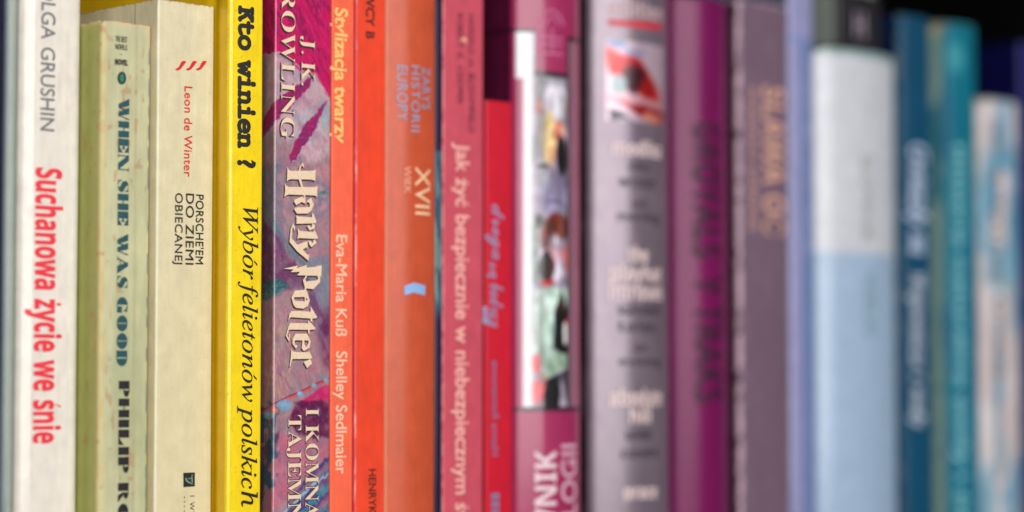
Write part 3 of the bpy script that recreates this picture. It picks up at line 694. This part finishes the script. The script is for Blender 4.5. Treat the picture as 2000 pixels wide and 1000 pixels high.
# ---- J rose
jj = B('paperback_book', 'rose pink book with long pale pink title and dark author names', 864, 943, .8, .208,
       plain((.80, .33, .40), .02, wear=(.90, .52, .54), wear_w=.3, wear_n=.5, wear_right=False), r=.6, bulge=.2, mat=SATIN)
T(jj, 'author_lettering', 'HAROLD H. BLOOMFIELD', 'sans', 915, 926, 28, 260, (.42, .12, .26), .012, space=.4)
T(jj, 'author_lettering', 'ROBERT K. COOPER', 'sans', 893, 904, 26, 203, (.42, .12, .24), .018, space=.45)
T(jj, 'title_lettering', 'Jak żyć bezpiecznie w niebezpiecznym świecie', 'sans', 890, 916, 280, 1112, (.97, .72, .68), .018, space=.3)
polys(jj, 'author_accent', [[(896, 78), (908, 72), (912, 86), (905, 80)]], (.95, .72, .55), eps=.12)

# ---- K crimson, shorter
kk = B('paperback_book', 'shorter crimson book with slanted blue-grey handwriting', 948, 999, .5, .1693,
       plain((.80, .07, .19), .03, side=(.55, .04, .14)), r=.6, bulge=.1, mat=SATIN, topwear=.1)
T(kk, 'title_lettering', 'droga', 'script', 961, 985, 400, 508, (.56, .56, .72), .008)
T(kk, 'title_lettering', 'są', 'script', 957, 978, 512, 545, (.56, .56, .72), .008)
T(kk, 'title_lettering', 'bodźcy'.replace('ź', 'z'), 'script', 957, 984, 555, 640, (.56, .56, .72), .008)
polys(kk, 'underline', [[(946, 600), (950, 598), (952, 632), (948, 634)], [(954, 604), (957, 603), (959, 634), (956, 636)]], (.56, .56, .72))
T(kk, 'author_lettering', 'Hanna Romanowa', 'sans', 960, 973, 704, 890, (.50, .45, .62), .012, way='up')
T(kk, 'publisher_lettering', 'EEE', 'sansb', 960, 974, 964, 1010, (.36, .52, .70), .02)

# ---- L plum with photographs
def artL(q):
    A, PX, PY, w, s, Z = q['A'], q['PX'], q['PY'], q['w'], q['seed'], q['Z']
    x = PX+(vn(A*.3, Z*.2, s)-.5)*5; y = PY+(vn(A*.3, Z*.2, s+1)-.5)*7
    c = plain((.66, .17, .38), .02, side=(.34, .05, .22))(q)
    ph = rect(PX, PY, 1022, 1109, 152, 800, 1)
    ph = np.clip(ph+rect(PX, PY, 1008, 1046, 62, 160, 1), 0, 1)
    t = np.tile(np.array([[.62, .58, .64]]), (q['N'], 1))
    t = mix(t, (.58, .55, .58), rect(x, y, 1046, 1066, 158, 205, 4))
    t = mix(t, (.84, .82, .86), ell(x, y, 1085, 200, 22, 40))
    t = mix(t, (.68, .42, .38), ell(x, y, 1053, 215, 8, 18)); t = mix(t, (.86, .78, .60), ell(x, y, 1072, 275, 17, 52))
    t = mix(t, (.78, .50, .42), ell(x, y, 1093, 262, 11, 20)); t = mix(t, (.16, .10, .16), ell(x, y, 1097, 310, 10, 42))
    t = mix(t, (.45, .48, .48), rect(x, y, 1034, 1048, 270, 330, 3)*.8)
    t = mix(t, (.60, .58, .68), ell(x, y, 1084, 385, 27, 42)); t = mix(t, (.34, .30, .38), rect(x, y, 1070, 1100, 395, 402, 2)*.5); t = mix(t, (.16, .12, .2), ell(x, y, 1060, 332, 9, 5))
    t = mix(t, (.48, .54, .52), rect(x, y, 1034, 1049, 445, 560, 3)); t = mix(t, (.12, .13, .13), ell(x, y, 1055, 440, 10, 14))
    t = mix(t, (.50, .22, .14), ell(x, y, 1090, 448, 24, 26)); t = mix(t, (.40, .16, .12), ell(x, y, 1062, 470, 9, 26)); t = mix(t, (.84, .82, .90), ell(x, y, 1086, 510, 12, 46))
    t = mix(t, (.86, .48, .46), ell(x, y, 1110, 510, 8, 30)); t = mix(t, (.78, .22, .24), ell(x, y, 1068, 556, 15, 7))
    t = mix(t, (.10, .07, .10), ell(x, y, 1067, 526, 16, 27, .15))
    t = mix(t, (.70, .78, .74), polym(x, y, [(1045, 572), (1085, 566), (1122, 572), (1126, 715), (1064, 748), (1042, 700)], 3))
    t = mix(t, (.52, .60, .52), polym(x, y, [(1076, 690), (1125, 690), (1125, 715), (1064, 748)], 3)*.7)
    t = mix(t, (.08, .08, .10), polym(x, y, [(1095, 566), (1102, 596), (1118, 630), (1118, 688), (1104, 696), (1079, 688), (1084, 620)], 2))
    t = mix(t, (.88, .16, .16), ell(x, y, 1112, 648, 9, 30, .2)); t = mix(t, (.90, .86, .86), ell(x, y, 1104, 655, 3, 22))
    t = mix(t, (.90, .32, .36), ell(x, y, 1048, 715, 9, 18)); t = mix(t, (.92, .40, .44), ell(x, y, 1050, 770, 16, 24)); t = mix(t, (.86, .48, .5), ell(x, y, 1036, 665, 5, 18))
    t = mix(t, (.10, .07, .12), polym(x, y, [(1064, 748), (1122, 722), (1122, 802), (1108, 802), (1097, 742), (1090, 802), (1064, 802)], 2))
    for k, cl in enumerate(((.18, .14, .16), (.92, .92, .95), (.45, .50, .48), (.80, .40, .38), (.35, .30, .36))):
        t = mix(t, cl, sm(.72, .84, vn(A*.25+k*9, Z*.13+k*5, s+70+k))*.3*(x > 1050))
    t = np.clip((t-.42)*1.35+.40, .03, 1)*(.75+.45*fbm(A*.5, Z*.35, s+80))[:, None]
    t = mix(t, (.96, .96, .98), (1-sm(1034, 1048, PX))*.9)  # white photo edge, with the glare of the curve painted in
    c = c*(1-ph[:, None])+t*ph[:, None]
    c = mix(c, (.62, .42, .50), rect(PX, PY, 1112, 1126, 78, 800, 1.2)); c = mix(c, (.10, .22, .18), rect(PX, PY, 1107, 1112, 76, 800, .8)*.8)
    c = mix(c, (.10, .08, .12), rect(PX, PY, 1044, 1111, 144, 153, 1)); c = mix(c, (.12, .05, .12), rect(PX, PY, 1109, 1132, 68, 76, 1))
    c = mix(c, (.16, .06, .14), rect(PX, PY, 900, 1046, 62, 69, 1)*(A < 9)*.9); c = mix(c, (.14, .05, .12), rect(PX, PY, 1003, 1132, 800, 808, 1))
    return c
ll = B('hardcover_book', 'wide plum dictionary with a strip of crowd photographs on it', 1004, 1132, .3, .212, artL, r=2.2, bulge=3.8, mat=SHINY, hard=True, step=.35)
T(ll, 'title_lettering', 'SŁOWNIK', 'sansb', 1086, 1044, 880, 1166, (.93, .82, .86), .0, way='up')
T(ll, 'title_lettering', 'PSYCHOLOGII', 'sans', 1124, 1096, 868, 1230, (.88, .68, .76), .02, way='up')
GLOGO = [stroke([(1052, 60), (1058, 30), (1075, 18), (1092, 30), (1100, 50)], 4), stroke([(1062, 52), (1070, 36), (1080, 32), (1090, 48)], 3), stroke([(1056, 62), (1056, 104)], 4), stroke([(1056, 72), (1098, 76)], 4),
         stroke([(1056, 86), (1098, 88)], 4), stroke([(1060, 104), (1098, 106)], 4), stroke([(1078, 56), (1078, 104)], 3)]
polys(ll, 'publisher_logo', GLOGO, (.80, .42, .60))

# ---- M silver
def artM(q):
    A, PX, PY, w, s, Z = q['A'], q['PX'], q['PY'], q['w'], q['seed'], q['Z']
    c = plain((.55, .49, .54), .05, side=(.06, .03, .05))(q)  # near-black side colour paints in the shade of the gap
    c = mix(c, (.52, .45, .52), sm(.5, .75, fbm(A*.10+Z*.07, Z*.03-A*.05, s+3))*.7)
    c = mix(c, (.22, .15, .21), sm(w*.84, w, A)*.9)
    x = PX+(vn(A*.3, Z*.3, s)-.5)*8; y = PY+(vn(A*.3, Z*.3, s+1)-.5)*8
    ph = rect(PX, PY, 1184, 1297, 84, 240, 1)
    t = np.tile(np.array([[.82, .72, .78]]), (q['N'], 1)); t = mix(t, (.45, .52, .66), ell(x, y, 1205, 92, 22, 9)); t = mix(t, (.62, .62, .74), ell(x, y, 1240, 105, 22, 9))
    t = mix(t, (.86, .22, .18), polym(x, y, [(1183, 98), (1205, 108), (1240, 118), (1268, 140), (1285, 175), (1297, 235), (1270, 235), (1250, 190), (1190, 150)], 4))
    t = mix(t, (.72, .05, .12), ell(x, y, 1228, 140, 34, 26)); t = mix(t, (.26, .05, .12), ell(x, y, 1240, 158, 24, 27)); t = mix(t, (.55, .62, .64), ell(x, y, 1208, 170, 16, 18))
    t = mix(t, (.70, .10, .12), ell(x, y, 1265, 175, 12, 22)); t = mix(t, (.86, .62, .66), polym(x, y, [(1184, 190), (1297, 198), (1297, 214), (1184, 204)], 3))
    t = mix(t, (.62, .06, .10), polym(x, y, [(1200, 204), (1297, 215), (1297, 240), (1250, 228)], 3)); t = mix(t, (.10, .14, .20), polym(x, y, [(1186, 218), (1205, 222), (1240, 240), (1195, 240)], 2))
    t = mix(t, (.92, .56, .48), ell(x, y, 1275, 230, 18, 9))
    return c*(1-ph[:, None])+t*ph[:, None]
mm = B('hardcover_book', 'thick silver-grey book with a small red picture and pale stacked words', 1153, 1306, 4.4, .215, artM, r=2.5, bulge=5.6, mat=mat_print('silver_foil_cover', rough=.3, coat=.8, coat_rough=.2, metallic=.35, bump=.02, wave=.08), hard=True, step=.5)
PK = (.90, .80, .80)
T(mm, 'series_lettering', 'edition', 'sansb', 1190, 1292, 2, 34, (.78, .66, .68), .01, way='flat')
polys(mm, 'red_bar', [[(1188, 38), (1240, 41), (1291, 48), (1291, 60), (1240, 54), (1188, 48)]], (.82, .16, .24))
for tx, a0, a1, y0, y1 in (('modlisz', 1196, 1290, 275, 304), ('the', 1227, 1265, 482, 512), ('playhat', 1192, 1290, 518, 548), ('intrigues', 1190, 1292, 552, 584), ('absolute', 1192, 1291, 760, 792), ('hill', 1230, 1270, 796, 826), ('grace', 1218, 1282, 946, 974)):
    T(mm, 'title_lettering', tx, 'sansb', a0, a1, y0, y1, PK, .01, way='flat')
for tx, a0, a1, y0, y1 in (('odes', 1228, 1268, 316, 332), ('winter', 1208, 1280, 344, 366), ('of', 1234, 1262, 390, 406), ('morning', 1206, 1285, 414, 432), ('summer', 1206, 1286, 592, 616), ('tales', 1206, 1280, 626, 648), ('an', 1238, 1264, 670, 686), ('evening', 1208, 1288, 698, 714), ('under', 1222, 1274, 838, 858), ('covers', 1212, 1284, 874, 894)):
    T(mm, 'subtitle_lettering', tx, 'sansb', a0, a1, y0, y1, (.24, .18, .24), .0, way='flat')

# ---- N purple
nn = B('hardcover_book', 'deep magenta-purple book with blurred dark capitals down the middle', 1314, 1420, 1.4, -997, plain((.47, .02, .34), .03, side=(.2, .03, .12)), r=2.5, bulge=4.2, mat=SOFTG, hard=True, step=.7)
T(nn, 'title_lettering', 'GROYALS', 'sansb', 1352, 1404, 238, 504, (.13, .01, .13), .0)
T(nn, 'title_lettering', 'Y TRAKS', 'sansb', 1356, 1408, 538, 787, (.13, .01, .13), .0)

# ---- O mauve
oo = B('hardcover_book', 'dusty mauve book with tan capitals in two columns', 1443, 1539, 3.6, -1007, plain((.46, .37, .44), .04, side=(.22, .10, .14), wear=(.80, .68, .74), wear_w=.8, wear_n=.5, wear_right=False), r=1.4, bulge=.8, mat=SATIN, hard=True, step=.7)  # dark side colour carries painted shade of the gap on the left
T(oo, 'title_lettering', 'SŁAWA OĆ', 'sansb', 1490, 1531, 170, 460, (.84, .64, .56), .0)
T(oo, 'author_lettering', 'POWIEŚCI ZEBRANE', 'sansb', 1462, 1478, 172, 452, (.72, .54, .54), .0)

# ---- P lavender
def artP(q):
    A, PX, PY, w, s, Z = q['A'], q['PX'], q['PY'], q['w'], q['seed'], q['Z']
    c = plain((.59, .59, .75), .03, side=(.36, .38, .48))(q)
    c = mix(c, (.50, .55, .74), rect(PX, PY, 1500, 1700, 74, 92, 3)*.8)
    c = mix(c, (.42, .50, .68), sm(1562, 1572, PX)*(PY > 92)*.85)
    c = mix(c, (.60, .64, .78), sm(1562, 1572, PX)*(vn(A*.6, Z*.9, s) > .55)*(PY > 110)*(PY < 500)*.5)
    return c
B('paperback_book', 'slim lavender book with a blue-grey right band', 1543, 1590, .8, .222, artP, r=1.2, bulge=.5, mat=GLOSS, step=.8)

# ---- Q white and pale blue
def artQ(q):
    A, PX, PY, w, s, Z = q['A'], q['PX'], q['PY'], q['w'], q['seed'], q['Z']
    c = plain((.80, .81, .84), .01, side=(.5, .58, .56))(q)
    c = mix(c, (.64, .73, .83), sm(496, 502, PY)*(1-sm(w-3, w-2, A)*.6))
    c = mix(c, (.50, .62, .62), sm(w-3.5, w-1.5, A)*.8); c = mix(c, (.50, .62, .60), (1-sm(1.5, 3, q['H']-Z))*.8)
    return c
qq = B('hardcover_book', 'thick smooth book, white above and pale blue below', 1593, 1748, .5, -1097, artQ, r=3.0, bulge=4.6, mat=SHINY, hard=True, step=.8, corner=4.5, topwear=.05)
T(qq, 'title_lettering', 'SŁOWNIK', 'sans', 1684, 1704, 303, 476, (.60, .61, .60), .02)
T(qq, 'title_lettering', 'WIELKI', 'sans', 1690, 1710, 530, 654, (.46, .58, .62), .02)

# ---- R navy-blue
rr = B('hardcover_book', 'deep petrol blue book with pale slanted handwriting', 1760, 1821, 1.0, -1032, plain((.0, .29, .41), .05, side=(.03, .12, .28), wear=(.40, .42, .48), wear_w=.5, wear_n=.75), r=2, bulge=1, mat=DEEP, hard=True, step=.9, corner=2)
T(rr, 'title_lettering', 'Gwiazdy są', 'bitalic', 1780, 1812, 282, 498, (.66, .72, .82), .03)
T(rr, 'author_lettering', 'Wojownicze i wody', 'bitalic', 1782, 1806, 534, 834, (.70, .74, .80), .02)

# ---- S teal with pale side
def artS(q):
    A, PX, PY, w, s, Z = q['A'], q['PX'], q['PY'], q['w'], q['seed'], q['Z']
    c = plain((.0, .45, .53), .05, side=(.60, .70, .64))(q)
    c = mix(c, (.02, .36, .50), sm(.45, .65, fbm(A*.12, Z*.05, s))*.6)
    c = mix(c, (.78, .74, .56), (A < -.5)*(1-sm(2, 7, q['H']-Z))*.9)
    c = mix(c, (.30, .62, .66), ell(PX, PY, 1872, 118, 15, 32, .5)*.9)
    c = mix(c, (.22, .58, .64), (vn(A*.9, Z*.9, s+4) > .52)*rect(PX, PY, 1862, 1892, 280, 1000, 3)*.55)
    c = mix(c, (.42, .46, .46), (1-sm(0, 2.5, q['H']-Z))*.5)
    return c
ss = B('hardcover_book', 'teal book with pale olive side and a light oval emblem on top', 1851, 1909, .5, -1046, artS, r=2, bulge=1, mat=DEEP, hard=True, step=.9, corner=4)
T(ss, 'title_lettering', 'Historia naturalna wody i ziemi', 'sansb', 1866, 1888, 285, 1090, (.50, .74, .78), .0)

# ---- T beige and blue
def artT(q):
    A, PX, PY, w, s, Z = q['A'], q['PX'], q['PY'], q['w'], q['seed'], q['Z']
    c = plain((.80, .74, .73), .04, side=(.76, .70, .62))(q)
    c = mix(c, (.42, .62, .74), sm(.46, .56, fbm(A*.14+5, Z*.045, s+8))*(A > 6)*.85); c = mix(c, (.88, .86, .88), sm(.58, .66, fbm(A*.2+9, Z*.06, s+9))*.6)
    c = mix(c, (.34, .60, .72), ell(PX, PY, 1955, 430, 40, 150, .3)*sm(.36, .5, fbm(A*.15, Z*.07, s))*.95)
    c = mix(c, (.46, .66, .76), ell(PX, PY, 1970, 520, 26, 40, .5)*.8); c = mix(c, (.86, .80, .82), ell(PX, PY, 1962, 360, 12, 26, .5))
    c = mix(c, (.40, .60, .70), ell(PX, PY, 1925, 980, 16, 70, .5)*.8); c = mix(c, (.55, .66, .72), ell(PX, PY, 1955, 890, 12, 40, .5)*.7)
    c = mix(c, (.30, .42, .50), sm(w-3.0, w-1.2, A)*.9); c = mix(c, (.45, .56, .58), (1-sm(0, 2.5, q['H']-Z))*.6)
    return c
tt = B('hardcover_book', 'short beige book patched with sky blue beside the teal one', 1914, 1990, .4, -1194, artT, r=2, bulge=1.2, mat=SATIN, hard=True, step=.9, corner=5)
T(tt, 'title_lettering', 'LATO', 'sansb', 1938, 1956, 232, 300, (.62, .50, .46), .0)
T(tt, 'title_lettering', 'BŁĘKITNE MORZE', 'sansb', 1938, 1956, 330, 745, (.50, .42, .40), .0)
T(tt, 'author_lettering', 'OPOWIADANIA', 'sansb', 1940, 1954, 760, 940, (.50, .56, .60), .0)

# ---- U deep blue at the right edge
B('hardcover_book', 'deep ultramarine book cut off by the right edge behind the beige one', 1997, 2110, .4, -1092, plain((.03, .02, .36), .04, side=(.01, .0, .26)), r=2, bulge=1, mat=DEEP, hard=True, step=1.2)

# ---- small black case lying on the white and blue book
cx0 = qq.X0+0.0115; czt = qq.H+0.0012
cs = bpy.data.objects.new('small_case', None); COL.objects.link(cs); cs.location = (cx0, -qq.p+0.004, czt)
cs['label'] = 'small black case with pale grey-green side lying on the white and blue book'; cs['category'] = 'case'
wc = x_at(1744, qq.p)-cx0
def ink_box(*a): return box(*a, bevel=.0008)
ink_box('case_body', 0, wc, 0, .095, 0, .0205, ink((.13, .12, .14), .35), cs)
ink_box('side_label', -.0008, -.00005, .0015, .093, .001, .0195, ink((.50, .53, .50), .5), cs)
def flatT(parent, name, text, x0, x1, z0, z1, y, rgb):
    V, F = layout(text, 'sansb', 0)
    o = new_obj(name, [(x0+a*(x1-x0), y, z0+c*(z1-z0)) for a, c in V], F, ink(rgb), parent); return o
flatT(cs, 'case_lettering', 'H', wc*.38, wc*.62, .0045, .014, -.0002, (.55, .50, .56))
# folded pale slip lying on that case
rnd = random.Random(4); V = []; F = []; n = 10
for j in range(n):
    for i in range(n):
        u, v = i/(n-1), j/(n-1)
        V.append((.013*u+.002*math.sin(v*5), .03*v, .0045*math.sin(math.pi*u)**.6*(1-.3*v)+.0012*rnd.random()*math.sin(math.pi*u)+.0001))
n0 = len(V); V += [(x, y, 0.0) for x, y, z in V[:n0]]
for j in range(n-1):
    for i in range(n-1):
        a_ = j*n+i; F.append((a_, a_+1, a_+n+1, a_+n)); F.append((n0+a_, n0+a_+n, n0+a_+n+1, n0+a_+1))
sl = new_obj('paper_slip', V, F, ink((.80, .82, .74), .6), None, True); sl.location = (cx0+wc*.45, -qq.p+.005, czt+.0207)
sl['label'] = 'crumpled pale paper slip on top of the small black case'; sl['category'] = 'paper'
